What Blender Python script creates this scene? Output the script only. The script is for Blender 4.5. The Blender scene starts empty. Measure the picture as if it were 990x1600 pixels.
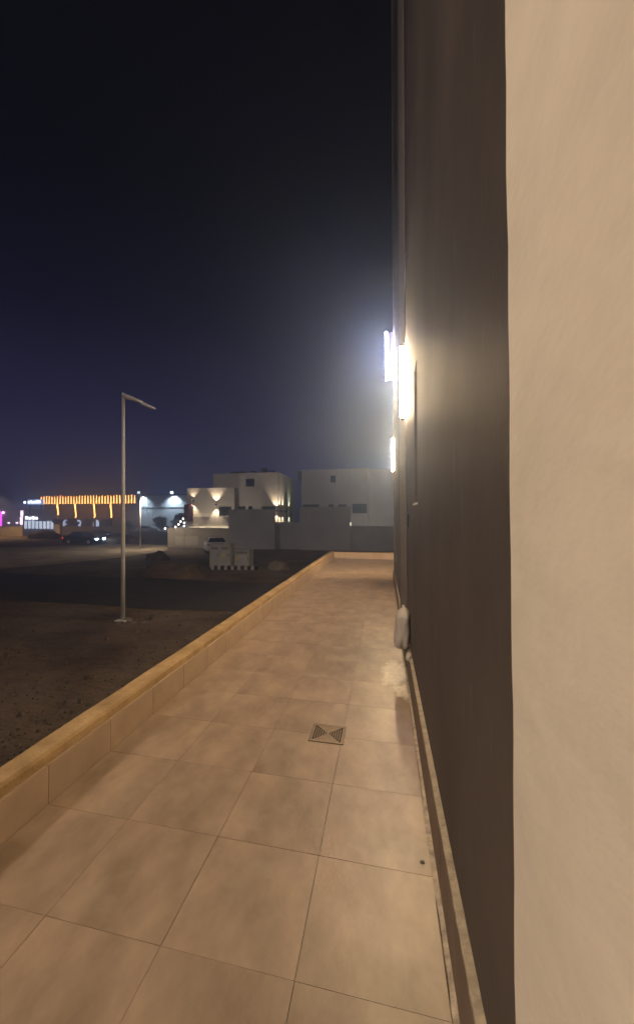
import bpy, bmesh, math, random
from mathutils import Vector, Matrix
R = math.radians
rnd = random.Random(7)
scn = bpy.context.scene
C = scn.collection

# ------------------------------------------------------------------ camera
# photo frame 990x1600 px; the lens centre sits at (450,800) because of the border strip on the right
F = 640.0
YAW = math.atan(150 / F)          # path runs along +Y, camera turned left of it
PIT = math.atan(12 / F)
EYE = Vector((0, 0, 1.6))
GZ = -1.2                         # street level; terrace floor is z = 0
cd = bpy.data.cameras.new('camera')
cam = bpy.data.objects.new('camera', cd); C.objects.link(cam)
cam.location = EYE
cam.rotation_euler = (R(90) + PIT, 0, YAW)
cd.sensor_fit = 'HORIZONTAL'; cd.sensor_width = 36
cd.lens = 36 * F / 990
cd.shift_x = 45 / 990
cd.clip_start = 0.02; cd.clip_end = 2000
scn.camera = cam
scn.render.resolution_x, scn.render.resolution_y = 633, 1024

# ------------------------------------------------------------------ sky, night fill, exposure
w = bpy.data.worlds.new('World'); scn.world = w; w.use_nodes = True
nt = w.node_tree; nt.nodes.clear()
wo = nt.nodes.new('ShaderNodeOutputWorld'); bg = nt.nodes.new('ShaderNodeBackground')
tc = nt.nodes.new('ShaderNodeTexCoord'); sx = nt.nodes.new('ShaderNodeSeparateXYZ'); cr = nt.nodes.new('ShaderNodeValToRGB')
nt.links.new(tc.outputs['Generated'], sx.inputs[0]); nt.links.new(sx.outputs['Z'], cr.inputs[0])
nt.links.new(cr.outputs[0], bg.inputs[0]); nt.links.new(bg.outputs[0], wo.inputs[0])
SKY = [(0.0, (.050, .046, .100)), (.10, (.040, .036, .082)), (.22, (.019, .017, .046)), (.42, (.0042, .0034, .0120)), (.62, (.0008, .0005, .0022)), (1.0, (.0004, .0003, .001))]
els = cr.color_ramp.elements
els[0].position, els[0].color = SKY[0][0], (*SKY[0][1], 1)
els[1].position, els[1].color = SKY[-1][0], (*SKY[-1][1], 1)
for p, c in SKY[1:-1]:
    e = els.new(p); e.color = (*c, 1)
bg.inputs[1].default_value = 1.0
sd = bpy.data.lights.new('night_fill', 'SUN'); so = bpy.data.objects.new('night_fill', sd); C.objects.link(so)  # soft fill added for the dim ambient light, no visible source
sd.energy = .36; sd.angle = R(12); sd.color = (1, .86, .74)
so.rotation_euler = (R(52), 0, R(-38))
scn.view_settings.view_transform = 'Standard'; scn.view_settings.look = 'None'
scn.view_settings.exposure = 0; scn.view_settings.gamma = 1
cy = scn.cycles
cy.use_denoising = True
try: cy.denoiser = 'OPENIMAGEDENOISE'; cy.denoising_input_passes = 'RGB_ALBEDO_NORMAL'
except Exception: pass
cy.max_bounces = 6; cy.diffuse_bounces = 3; cy.glossy_bounces = 2; cy.volume_bounces = 1
cy.transmission_bounces = 2; cy.transparent_max_bounces = 4
cy.sample_clamp_indirect = 3; cy.caustics_reflective = False; cy.caustics_refractive = False
cy.use_light_tree = True

# ------------------------------------------------------------------ pixel -> place
def ray(x, y):
    cx, cyy = (x - 450) / F, (800 - y) / F
    f = math.cos(PIT) - cyy * math.sin(PIT); u = math.sin(PIT) + cyy * math.cos(PIT)
    c, s = math.cos(YAW), math.sin(YAW)
    return Vector((cx * c - f * s, cx * s + f * c, u))
def G(x, y, z=GZ):                 # where the ray meets the ground
    d = ray(x, y); return EYE + d * ((z - EYE.z) / d.z)
def PY(x, y, Y):                   # where the ray meets a wall facing the camera
    d = ray(x, y); return EYE + d * (Y / d.y)

# ------------------------------------------------------------------ materials
MATS = {}
def mat(name, col, rough=.8, var=.12, scale=3.0, bump=0.0, bscale=60.0, metal=0.0, rand=0.0, stretch=(1, 1, 1), col2=None, spec=.3, detail=6, rot=(0, 0, 0), scuff=None, bdist=.01):
    if name in MATS: return MATS[name]
    m = bpy.data.materials.new(name); m.use_nodes = True
    t = m.node_tree; b = t.nodes['Principled BSDF']
    b.inputs['Roughness'].default_value = rough; b.inputs['Metallic'].default_value = metal
    b.inputs['Specular IOR Level'].default_value = spec
    geo = t.nodes.new('ShaderNodeNewGeometry'); mp = t.nodes.new('ShaderNodeMapping')
    mp.inputs['Scale'].default_value = stretch; mp.inputs['Rotation'].default_value = rot
    t.links.new(geo.outputs['Position'], mp.inputs['Vector'])
    src = mp.outputs[0]
    oi = None
    if rand:
        oi = t.nodes.new('ShaderNodeObjectInfo')
        ad = t.nodes.new('ShaderNodeVectorMath'); ad.operation = 'ADD'
        mu = t.nodes.new('ShaderNodeMath'); mu.operation = 'MULTIPLY'; mu.inputs[1].default_value = 37
        t.links.new(oi.outputs['Random'], mu.inputs[0]); t.links.new(mp.outputs[0], ad.inputs[0]); t.links.new(mu.outputs[0], ad.inputs[1])
        src = ad.outputs[0]
    n = t.nodes.new('ShaderNodeTexNoise'); n.inputs['Scale'].default_value = scale; n.inputs['Detail'].default_value = detail
    n.inputs['Roughness'].default_value = .62
    t.links.new(src, n.inputs['Vector'])
    r = t.nodes.new('ShaderNodeValToRGB')
    r.color_ramp.elements[0].position = .3; r.color_ramp.elements[1].position = .7
    lo = tuple(c * (1 - var) for c in col); hi = tuple(min(1, c * (1 + var)) for c in (col2 or col))
    r.color_ramp.elements[0].color = (*lo, 1); r.color_ramp.elements[1].color = (*hi, 1)
    t.links.new(n.outputs['Fac'], r.inputs[0])
    out = r.outputs[0]
    if rand:
        hs = t.nodes.new('ShaderNodeHueSaturation'); mr = t.nodes.new('ShaderNodeMapRange')
        mr.inputs[3].default_value = 1 - rand; mr.inputs[4].default_value = 1 + rand
        t.links.new(oi.outputs['Random'], mr.inputs[0]); t.links.new(mr.outputs[0], hs.inputs['Value']); t.links.new(out, hs.inputs['Color'])
        out = hs.outputs[0]
    if scuff:                      # sparse pale scratches and rubbed spots
        m2 = t.nodes.new('ShaderNodeMapping'); m2.inputs['Scale'].default_value = scuff[1]; m2.inputs['Rotation'].default_value = scuff[2]
        t.links.new(geo.outputs['Position'], m2.inputs['Vector'])
        n3 = t.nodes.new('ShaderNodeTexNoise'); n3.inputs['Scale'].default_value = 1; n3.inputs['Detail'].default_value = 3
        t.links.new(m2.outputs[0], n3.inputs['Vector'])
        r3 = t.nodes.new('ShaderNodeMapRange'); r3.inputs[1].default_value = scuff[3]; r3.inputs[2].default_value = scuff[3] + .10; r3.inputs[4].default_value = scuff[4]
        t.links.new(n3.outputs['Fac'], r3.inputs[0])
        mx = t.nodes.new('ShaderNodeMix'); mx.data_type = 'RGBA'; mx.inputs[7].default_value = (*scuff[0], 1)
        t.links.new(r3.outputs[0], mx.inputs[0]); t.links.new(out, mx.inputs[6]); out = mx.outputs[2]
    t.links.new(out, b.inputs['Base Color'])
    if bump:
        n2 = t.nodes.new('ShaderNodeTexNoise'); n2.inputs['Scale'].default_value = bscale; n2.inputs['Detail'].default_value = 5
        t.links.new(src, n2.inputs['Vector'])
        bp = t.nodes.new('ShaderNodeBump'); bp.inputs['Strength'].default_value = bump; bp.inputs['Distance'].default_value = bdist
        t.links.new(n2.outputs['Fac'], bp.inputs['Height']); t.links.new(bp.outputs[0], b.inputs['Normal'])
    MATS[name] = m; return m
def glow(name, col, strength):
    if name in MATS: return MATS[name]
    m = bpy.data.materials.new(name); m.use_nodes = True
    b = m.node_tree.nodes['Principled BSDF']
    b.inputs['Base Color'].default_value = (.8, .8, .8, 1); b.inputs['Roughness'].default_value = .4
    b.inputs['Emission Color'].default_value = (*col, 1); b.inputs['Emission Strength'].default_value = strength
    MATS[name] = m; return m
def glass(name, col=(.02, .022, .026), rough=.08):
    m = mat(name, col, rough, .2, 1.5, spec=.6); return m

M_tile = mat('floor_tile_porcelain', (.315, .228, .165), .42, .24, 4.2, .14, 24, rand=.025, spec=.45, rot=(0, 0, .6), scuff=((.46, .37, .28), (3, 4.5, 1), (0, 0, .5), .56, .22), col2=(.355, .263, .195), detail=11, stretch=(1, .55, 1))
M_skirt = mat('skirting_porcelain', (.44, .335, .25), .45, .12, 3.5, .1, 20, rand=.05)
M_grout = mat('grout', (.24, .18, .13), .95, .35, 9, .4, 120)
M_mortar = mat('pale_mortar', (.70, .64, .55), .95, .22, 22, .9, 70)
M_dark = mat('dark_wall_paint', (.046, .034, .028), .66, .38, 1.1, .10, 60, spec=.55, detail=9, scuff=((.16, .13, .11), (9, 26, 2.6), (0, .06, 0), .66, .55), stretch=(1, 1, .7), col2=(.060, .046, .039))
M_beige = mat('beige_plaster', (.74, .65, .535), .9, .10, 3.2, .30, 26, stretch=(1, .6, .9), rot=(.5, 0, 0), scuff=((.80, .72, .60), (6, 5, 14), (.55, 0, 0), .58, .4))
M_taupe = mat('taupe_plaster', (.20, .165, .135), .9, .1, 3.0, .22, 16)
M_fillet = mat('skirting_fillet', (.40, .335, .25), .95, .25, 22, .7, 70)
M_ochre = mat('ochre_plaster', (.37, .245, .120), .9, .2, 5, .5, 60, col2=(.43, .30, .16))
M_ground = mat('sandy_soil', (.090, .064, .045), .97, .5, .5, 1.0, 3.5, col2=(.125, .09, .064), detail=12, bdist=.16)
M_asph = mat('asphalt', (.038, .035, .037), .9, .25, 1.3, .6, 40)
M_dirt = mat('dirt_track', (.30, .235, .165), .97, .35, .5, .8, 3.5, col2=(.33, .26, .18), bdist=.1)
M_heap = mat('heap_soil', (.095, .07, .05), .98, .4, 2.2, 1.0, 7, bdist=.06)
M_sand = mat('heap_sand', (.17, .135, .10), .98, .25, 2.2, .9, 12)
M_steel = mat('galvanised_steel', (.58, .57, .55), .55, .1, 5, metal=.0)
M_villa = mat('villa_plaster', (.62, .56, .48), .9, .08, .9, .2, 14)
M_villab = mat('villa_grey_plaster', (.52, .50, .49), .9, .08, .7, .2, 14)
M_wallg = mat('boundary_block_grey', (.34, .32, .31), .92, .16, .8, .3, 10)
M_wallb = mat('boundary_block_beige', (.34, .29, .225), .92, .16, .8, .3, 10)
M_panel = mat('pale_panel', (.44, .39, .31), .9, .08, 1.0)
M_maroon = mat('dark_maroon_cladding', (.05, .02, .022), .5, .2, 2)
M_frame = mat('dark_metal_frame', (.03, .028, .027), .45, .15, 6, metal=.3)
M_glass = glass('window_glass')
M_black = mat('black_rubber', (.015, .015, .015), .8, .2, 8)
M_white = mat('white_paint', (.36, .35, .33), .6, .1, 6)
M_cab = mat('cabinet_paint', (.33, .325, .315), .6, .12, 2.5, .1, 20)
M_cardark = mat('car_paint_dark', (.02, .021, .025), .25, .1, 4, spec=.6)
M_carwhite = mat('car_paint_white', (.62, .61, .59), .3, .05, 4, spec=.6)
M_brown = mat('brown_cladding', (.20, .105, .05), .8, .2, .5)
M_ware = mat('warehouse_sheet', (.50, .52, .54), .6, .06, .6)
M_pinkw = mat('rose_wall', (.30, .25, .26), .9, .1, .6)
M_leaf = mat('leaf_green', (.05, .075, .035), .7, .35, 3, rand=.1)
M_bark = mat('bark', (.10, .075, .05), .95, .3, 8, .6, 30)
M_bag = mat('sack_plastic', (.56, .50, .43), .55, .12, 9, .5, 30)
M_drain = mat('drain_steel', (.25, .19, .135), .5, .15, 30, metal=.35)
M_hole = mat('drain_dark', (.02, .016, .012), .95, .2, 10)
M_violet = mat('violet_sign_panel', (.20, .16, .30), .5, .1, 6)
M_stone = mat('rubble_stone', (.20, .165, .13), .95, .25, 8, .6, 30)

# ------------------------------------------------------------------ mesh helpers
class MB:
    def __init__(s): s.v, s.f = [], []
    def add(s, vs, fs):
        o = len(s.v); s.v += [tuple(p) for p in vs]; s.f += [tuple(i + o for i in q) for q in fs]; return s
    def box(s, x0, x1, y0, y1, z0, z1):
        return s.add([(x0, y0, z0), (x1, y0, z0), (x1, y1, z0), (x0, y1, z0), (x0, y0, z1), (x1, y0, z1), (x1, y1, z1), (x0, y1, z1)],
                     [(0, 3, 2, 1), (4, 5, 6, 7), (0, 1, 5, 4), (1, 2, 6, 5), (2, 3, 7, 6), (3, 0, 4, 7)])
    def tube(s, pts, rad, n=10, cap=True):
        pts = [Vector(p) for p in pts]
        rad = rad if isinstance(rad, (list, tuple)) else [rad] * len(pts)
        o = len(s.v)
        for i, p in enumerate(pts):
            d = (pts[min(i + 1, len(pts) - 1)] - pts[max(i - 1, 0)]).normalized()
            a = d.orthogonal().normalized() if abs(d.z) < .99 else Vector((1, 0, 0))
            if abs(d.z) < .99: a = d.cross(Vector((0, 0, 1))).normalized()
            b = d.cross(a)
            for k in range(n):
                t = 2 * math.pi * k / n
                s.v.append(tuple(p + (a * math.cos(t) + b * math.sin(t)) * rad[i]))
        for i in range(len(pts) - 1):
            for k in range(n):
                k2 = (k + 1) % n
                s.f.append((o + i * n + k, o + i * n + k2, o + (i + 1) * n + k2, o + (i + 1) * n + k))
        if cap:
            s.f.append(tuple(o + k for k in range(n))[::-1]); s.f.append(tuple(o + (len(pts) - 1) * n + k for k in range(n)))
        return s
    def prism(s, poly, axis, a, b):      # poly of 2D points, extruded along axis from a to b
        n = len(poly)
        def P(u, v, t): return {'x': (t, u, v), 'y': (u, t, v), 'z': (u, v, t)}[axis]
        return s.add([P(u, v, a) for u, v in poly] + [P(u, v, b) for u, v in poly],
                     [tuple(range(n))[::-1], tuple(range(n, 2 * n))] + [(i, (i + 1) % n, (i + 1) % n + n, i + n) for i in range(n)])
    def mesh(s, name, m, smooth=False):
        me = bpy.data.meshes.new(name); me.from_pydata(s.v, [], s.f); me.update()
        b = bmesh.new(); b.from_mesh(me); bmesh.ops.recalc_face_normals(b, faces=b.faces); b.to_mesh(me); b.free()
        if smooth:
            for p in me.polygons: p.use_smooth = True
        me.materials.append(m); return me
    def build(s, name, m, parent=None, bevel=0, smooth=False, seg=2, loc=None):
        o = bpy.data.objects.new(name, s.mesh(name, m, smooth)); C.objects.link(o)
        if parent: o.parent = parent
        if loc: o.location = loc
        if bevel:
            d = o.modifiers.new('bevel', 'BEVEL'); d.width = bevel; d.segments = seg; d.limit_method = 'ANGLE'
        return o
def tag(o, label=None, cat=None, group=None, kind=None):
    if label: o['label'] = label
    if cat: o['category'] = cat
    if group: o['group'] = group
    if kind: o['kind'] = kind
    return o
def empty(name, loc, rz=0):
    o = bpy.data.objects.new(name, None); C.objects.link(o); o.location = loc; o.rotation_euler = (0, 0, rz); o.empty_display_size = .2
    return o
def put(name, mesh, parent=None, loc=(0, 0, 0), rz=0):
    o = bpy.data.objects.new(name, mesh); C.objects.link(o); o.parent = parent; o.location = loc; o.rotation_euler = (0, 0, rz); return o
def copy_tree(o, parent=None):
    c = o.copy(); C.objects.link(c); c.parent = parent
    for ch in list(o.children): copy_tree(ch, c)
    return c
def spot(name, parent, loc, direction, watts, deg, col, blend=.35, rad=.04):
    d = bpy.data.lights.new(name, 'SPOT'); d.energy = watts; d.spot_size = R(deg); d.spot_blend = blend; d.color = col; d.shadow_soft_size = rad
    o = bpy.data.objects.new(name, d); C.objects.link(o); o.parent = parent; o.location = loc
    o.rotation_euler = Vector(direction).to_track_quat('-Z', 'Y').to_euler(); return o

# ------------------------------------------------------------------ ground and roads
def sheet(name, poly, z, m, label):
    b = MB(); b.add([(x, y, z) for x, y in poly], [tuple(range(len(poly)))])
    return tag(b.build(name, m), label, name.split('_')[-1], kind='structure')
# soil sheet with gentle humps near by, flat far off
gb = MB(); xs = [-430, -250, -160, -110] + [-80 + i * 2 for i in range(56)] + [60, 120, 250, 430]
ys = [-60, -30] + [-12 + i * 1.5 for i in range(60)] + [90, 120, 180, 300, 520]
def gh(x, y):
    if x < -80 or x > 30 or y > 76 or y < -10: return 0
    if x > -3.5 and y < 20: return 0
    return .012 * math.sin(x * .7 + y * .3) * math.sin(y * .55 - x * .2)
gb.add([(x, y, GZ - .03 + gh(x, y)) for y in ys for x in xs],
       [(j * len(xs) + i, j * len(xs) + i + 1, (j + 1) * len(xs) + i + 1, (j + 1) * len(xs) + i) for j in range(len(ys) - 1) for i in range(len(xs) - 1)])
tag(gb.build('ground', M_ground, smooth=True), 'dark sandy building plot soil around the street', 'ground', kind='structure')
def wavy(pts0, pts1, amp, n=24):
    e = []
    for a, b in (pts0, pts1):
        a, b = Vector(a), Vector(b)
        e.append([a.lerp(b, i / n) + Vector((rnd.uniform(-amp, amp), rnd.uniform(-amp, amp))) for i in range(n + 1)])
    return [tuple(p) for p in e[0]] + [tuple(p) for p in reversed(e[1])]
sheet('road', wavy(((-90, 11.8), (-2.9, 11.8)), ((-90, 17.6), (-2.9, 17.6)), .16, 60), GZ - .012, M_asph, 'dark asphalt street crossing behind the street lamp')
dt = [tuple(G(x, y).xy) for x, y in [(-160, 905), (-60, 893), (60, 884), (130, 877), (185, 871), (240, 864), (262, 859), (262, 852), (225, 850), (170, 851), (100, 853), (0, 856), (-160, 862)]]
sheet('dirt_track', dt, GZ - .006, M_dirt, 'pale dirt track curving past the parked cars')

# ------------------------------------------------------------------ terrace
TW, TD = .5135, .545               # tile pitch
XR = .204                          # right edge of the tiled floor
Y0 = 1.416 - TD * 6                # first joint behind the camera
STEP_Y, END_Y = 12.4, 17.0
def parx(y): return -1.838 - .013 * (y - 1.66)     # inner face of the parapet skirting
slab = MB()
slab.prism([(parx(-3) - .02, -3), (8, -3), (8, END_Y), (parx(END_Y) - .02, END_Y)], 'z', GZ - .2, -.0105)
terr = tag(slab.build('terrace', M_grout), 'long tiled terrace running beside the building', 'terrace', kind='structure')
g2 = .0012
mesh_cache = {}
row = 0; y = Y0
while y < END_Y - .02:
    y1 = min(y + TD, END_Y - .03)
    lift = .0
    x1 = XR
    for c in range(4):
        if c < 3: a, b = XR - TW * (c + 1), XR - TW * c
        else: a, b = None, XR - TW * 3
        cut = y1 - y < TD - 1e-6
        tb = MB(); dz = rnd.uniform(-.0006, .0009)
        if a is None or cut:
            l0 = parx(y) + .003 if a is None else a + g2; l1 = parx(y1) + .003 if a is None else a + g2
            tb.prism([(l0, y + g2), (b - g2, y + g2), (b - g2, y1 - g2), (l1, y1 - g2)], 'z', -.0095, .0)
            o = tb.build('floor_tile', M_tile, terr); o.location.z = dz
        else:
            if 'full' not in mesh_cache:
                tb.box(g2, TW - g2, g2, TD - g2, -.0095, 0); mesh_cache['full'] = tb.mesh('floor_tile', M_tile)
            o = put('floor_tile', mesh_cache['full'], terr, (a, y, dz))
    y += TD
# pale stone strip where the paving changes
MB().box(-1.95, 3, STEP_Y - .04, STEP_Y + .10, .001, .014).build('threshold_strip', mat('pale_threshold', (.42, .34, .26), .6, .1, 6), terr, bevel=.003)
# floor beyond the building corner, to the right
MB().box(XR + .004, 6, 11.34, END_Y - .03, -.0095, -.0005).build('side_paving', M_tile, terr)
# rough mortar bed along the foot of the building
b = MB(); n = 190; va = []
for i in range(n + 1):
    yy = -1.5 + i * (11.2 + 1.5) / n
    ww = max(0, .004 + .016 * math.sin(yy * 5.1) * math.sin(yy * 1.7 + 1) + rnd.uniform(-.006, .008))
    va += [(XR + .004 - ww * .4, yy, .0012), (XR + .016, yy, .004 + rnd.uniform(0, .005)), (.232, yy, .007 + rnd.uniform(0, .004))]
b.add(va, [(i * 3 + k, i * 3 + k + 1, i * 3 + k + 4, i * 3 + k + 3) for i in range(n) for k in range(2)])
b.build('mortar_bed', mat('mortar_bed_grey', (.46, .385, .30), .95, .45, 14, .9, 70), terr)

# ------------------------------------------------------------------ parapet
par = tag(empty('parapet_wall', (-1.95, 1.5, 0)), 'low ochre parapet with beige tile skirting along the terrace edge', 'parapet')
def world_child(o, p):
    o.matrix_parent_inverse = Matrix.Translation(-Vector(p.location)); return o
b = MB(); n = 60; va = []
for i in range(n + 1):
    yy = -3 + i * (END_Y + .2 + 3) / n
    xi = parx(yy) - .024
    j = lambda a: rnd.uniform(-a, a)
    va += [(xi, yy, GZ - .1), (xi, yy, .262 + j(.002)), (xi - .012, yy, .279 + j(.002)), (xi - .13 + j(.003), yy, .281 + j(.002)), (xi - .150 + j(.003), yy, .268 + j(.002)), (xi - .152, yy, GZ - .1)]
b.add(va, [(i * 6 + k, i * 6 + k + 1, i * 6 + k + 7, i * 6 + k + 6) for i in range(n) for k in range(5)] + [(0, 1, 2, 3, 4, 5)[::-1], tuple(n * 6 + k for k in range(6))])
o = b.build('plaster_body', M_ochre, par, smooth=False); world_child(o, par)
y = Y0; ph = .13
b = MB(); b.box(0, .022, .002, TD - .002, 0, .215); skm = b.mesh('skirting_tile', M_skirt)
ang = math.atan(.013)
while y < END_Y - .05:
    o = put('skirting_tile', skm, par, (parx(y) - .022 + rnd.uniform(0, .002), y, .001), ang); world_child(o, par)
    y += TD
# end of the terrace
ep = tag(empty('end_parapet', (-.9, END_Y, 0)), 'low parapet closing the far end of the terrace', 'parapet')
o = MB().box(parx(END_Y) - .02, 6, END_Y + .001, END_Y + .17, GZ - .1, .262).build('plaster_body', M_ochre, ep, bevel=.012); world_child(o, ep)
x = parx(END_Y) + .01
eb = MB(); eb.box(.002, TW - .002, 0, .022, 0, .235); em = eb.mesh('skirting_tile', M_skirt)
while x < 5:
    o = put('skirting_tile', em, ep, (x, END_Y - .0235, .001)); world_child(o, ep); x += TW

# ------------------------------------------------------------------ the building on the right
TOP = 17.5; WX = .253; PX_ = .213; PF = .243; BE = 11.3
bld = tag(empty('apartment_building', (2.5, 3, GZ)), 'tall dark grey building with beige pilasters beside the terrace', 'building')
def bchild(o): return world_child(o, bld)
bchild(MB().box(.36, 8, -8, BE - .01, GZ - .1, TOP - .05).build('wall_core', M_dark, bld))
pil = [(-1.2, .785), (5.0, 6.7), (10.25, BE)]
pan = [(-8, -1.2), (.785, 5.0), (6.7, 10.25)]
# window slit in the near panel
WY0, WY1, WZ0, WZ1 = 3.33, 3.62, 1.72, 2.86
for i, (a, c) in enumerate(pan):
    q = MB()
    if i == 1:
        q.box(WX, .362, a, WY0, GZ, TOP); q.box(WX, .362, WY1, c, GZ, TOP)
        q.box(WX, .362, WY0, WY1, GZ, WZ0); q.box(WX, .362, WY0, WY1, WZ1, TOP)
    else: q.box(WX, .362, a, c, GZ, TOP)
    bchild(q.build('dark_wall_panel', M_dark, bld))
wf = MB(); t = .022
wf.box(.30, .335, WY0 + .001, WY0 + t, WZ0 + .001, WZ1 - .001); wf.box(.30, .335, WY1 - t, WY1 - .001, WZ0 + .001, WZ1 - .001)
wf.box(.30, .335, WY0 + t, WY1 - t, WZ0 + .001, WZ0 + t); wf.box(.30, .335, WY0 + t, WY1 - t, WZ1 - t, WZ1 - .001)
win = bchild(wf.build('slit_window', M_frame, bld))
o = MB().box(.315, .321, WY0 + t, WY1 - t, WZ0 + t, WZ1 - t).build('pane', M_glass, win)
o = MB().box(WX - .018, .30, WY0 + .002, WY1 - .002, WZ0 + .0005, WZ0 + .014).build('sill', M_mortar, win)
# pilasters; the nearest has a hand-plastered, slightly uneven arris
for i, (a, c) in enumerate(pil):
    if i == 0:
        q = MB(); n = 220; va = []
        for k in range(n + 1):
            z = GZ + (TOP - GZ) * (k / n) ** 1.9
            jy = .0022 * math.sin(z * 9) + .0018 * math.sin(z * 23 + 1) + rnd.uniform(-.0012, .0012)
            va += [(.36, c - .001, z), (WX - .001, c + jy, z), (PX_ + .004, c + jy, z), (PX_, c - .005 + jy, z), (PX_, c - .08, z), (PX_, a, z), (.36, a, z)]
        q.add(va, [(k * 7 + m, k * 7 + m + 1, k * 7 + m + 8, k * 7 + m + 7) for k in range(n) for m in range(6)] + [tuple(range(7))[::-1], tuple(n * 7 + m for m in range(7))])
        bchild(q.build('pilaster', M_beige, bld))
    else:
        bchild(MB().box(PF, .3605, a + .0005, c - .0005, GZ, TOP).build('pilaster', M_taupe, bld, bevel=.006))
# end face of the building
bchild(MB().box(.37, 8, BE - .011, BE + .02, GZ, TOP).build('end_wall', M_beige, bld))
# skirting along the panels, proud of the wall
sb = MB(); sb.box(0, .0285, .002, TD - .002, 0, .262); sm = sb.mesh('wall_skirting_tile', mat('wall_skirting', (.17, .122, .09), .6, .14, 4, .15, 25, rand=.05))
y = .80
while y < BE - .3:
    if not (5.55 < y < 5.75):
        o = put('skirting_tile', sm, bld, (.2245 + rnd.uniform(0, .002) - (.0 if not any(a - .5 < y < c for a, c in pil[1:]) else .010), y, .008 + rnd.uniform(0, .004))); bchild(o)
    y += TD
# mortar fillet on top of the skirting
b = MB(); n = 120; va = []
for i in range(n + 1):
    yy = .80 + i * (4.95 - .80) / n
    va += [(.224 + rnd.uniform(0, .003), yy, .275), (.227, yy, .281 + rnd.uniform(-.001, .002)), (.254, yy, .288 + rnd.uniform(-.002, .003))]
b.add(va, [(i * 3 + k, i * 3 + k + 1, i * 3 + k + 4, i * 3 + k + 3) for i in range(n) for k in range(2)])
bchild(b.build('skirting_mortar', M_fillet, bld))
o = MB().box(WX - .012, WX + .001, 4.52, 4.60, 1.52, 1.66).build('junction_box', M_frame, bld, bevel=.003); bchild(o)

# ------------------------------------------------------------------ wall lamps on the pilasters
LAMPCOL = (1.0, .71, .38)
def wall_lamp(yc, z0, z1, label, strength=1150, px=PF):
    r = tag(empty('wall_lamp', (px, yc, z0)), label, 'lamp', 'strip lamps on the pilasters')
    h = z1 - z0
    MB().box(-.012, -.0005, -.035, .035, 0, h).build('back_plate', M_frame, r, bevel=.002)
    MB().prism([(-.0125, -.026), (-.0125, .026), (-.030, .030), (-.046, .020), (-.050, 0), (-.046, -.020), (-.030, -.030)], 'z', .03, h - .03).build('diffuser', glow('lamp_diffuser_%d' % strength, LAMPCOL, strength), r, smooth=False)
    for z in (0.001, h - .03): MB().box(-.052, -.0125, -.032, .032, z, z + .0285).build('end_cap', M_frame, r, bevel=.003)
    return r
wall_lamp(5.10, 2.80, 3.72, 'large bright strip lamp on the nearer beige pilaster')
wall_lamp(10.55, 2.79, 3.66, 'lower strip lamp on the pilaster at the far building corner')
wall_lamp(-.45, 2.80, 3.72, 'added unseen strip lamp on the beige pilaster beside the camera', 60, px=PX_)  # out of view, added to light the near wall and floor
el = wall_lamp(1.0, 2.80, 3.70, 'added unseen strip lamp on the end wall round the far corner', 1600)  # hidden by the corner, added to brighten the far terrace floor
el.location = (1.0, BE + .021, 2.80); el.rotation_euler = (0, 0, R(-90))
# projecting sign high on the far corner with a white led edge
ps = tag(empty('projecting_sign', (PX_ + .02, 10.8, 5.2)), 'upright violet-white led sign projecting high on the far corner', 'sign')
MB().box(-.150, -.03, -.02, .02, .02, 1.23).build('panel', M_violet, ps, bevel=.003)
MB().box(-.178, -.1505, -.03, .03, 0.0, 1.25).build('led_bar', glow('led_violet_white', (.74, .72, 1.0), 420), ps, bevel=.004)
MB().box(-.150, -.035, -.024, .024, .0, .018).build('led_bar', glow('led_violet_dim', (.85, .7, 1.0), 1.6), ps)
MB().box(-.0295, -.022, -.024, .024, .0, 1.23).build('led_bar', glow('led_violet_dim', (.85, .7, 1.0), 1.6), ps)
for z in (.25, 1.0): MB().tube([(-.022, 0, z), (.001, 0, z)], .012, 8).build('bracket', M_frame, ps)

# ------------------------------------------------------------------ floor drain, sack, spilled plaster
dr = tag(empty('floor_drain', (-.416, 3.07, 0)), 'square metal floor drain grate set in the tiles', 'drain')
s = .122
MB().box(-s, s, -s, s, .0012, .0022).build('pit', M_hole, dr)
fr = MB(); fw = .018
fr.box(-s - .006, s + .006, -s - .006, -s + fw, .001, .0075); fr.box(-s - .006, s + .006, s - fw, s + .006, .001, .0075)
fr.box(-s - .006, -s + fw, -s + fw, s - fw, .001, .0075); fr.box(s - fw, s + .006, -s + fw, s - fw, .001, .0075)
fr.build('frame', M_drain, dr, bevel=.001)
i_ = s - fw
for sg in (-1, 1):       # solid triangles near and far
    MB().prism([(-i_ * .93, sg * i_), (i_ * .93, sg * i_), (.012, sg * .012), (-.012, sg * .012)][::sg], 'z', .0023, .0065).build('plate', M_drain, dr)
for sg in (-1, 1):       # bars left and right
    for k in range(6):
        xx = sg * (.024 + k * .0165)
        hh = abs(xx) * .90
        MB().box(xx - .0035, xx + .0035, -hh, hh, .0023, .006).build('bar', M_drain, dr)
MB().box(-.013, .013, -.013, .013, .0024, .0072).build('boss', M_drain, dr, bevel=.002)

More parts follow.
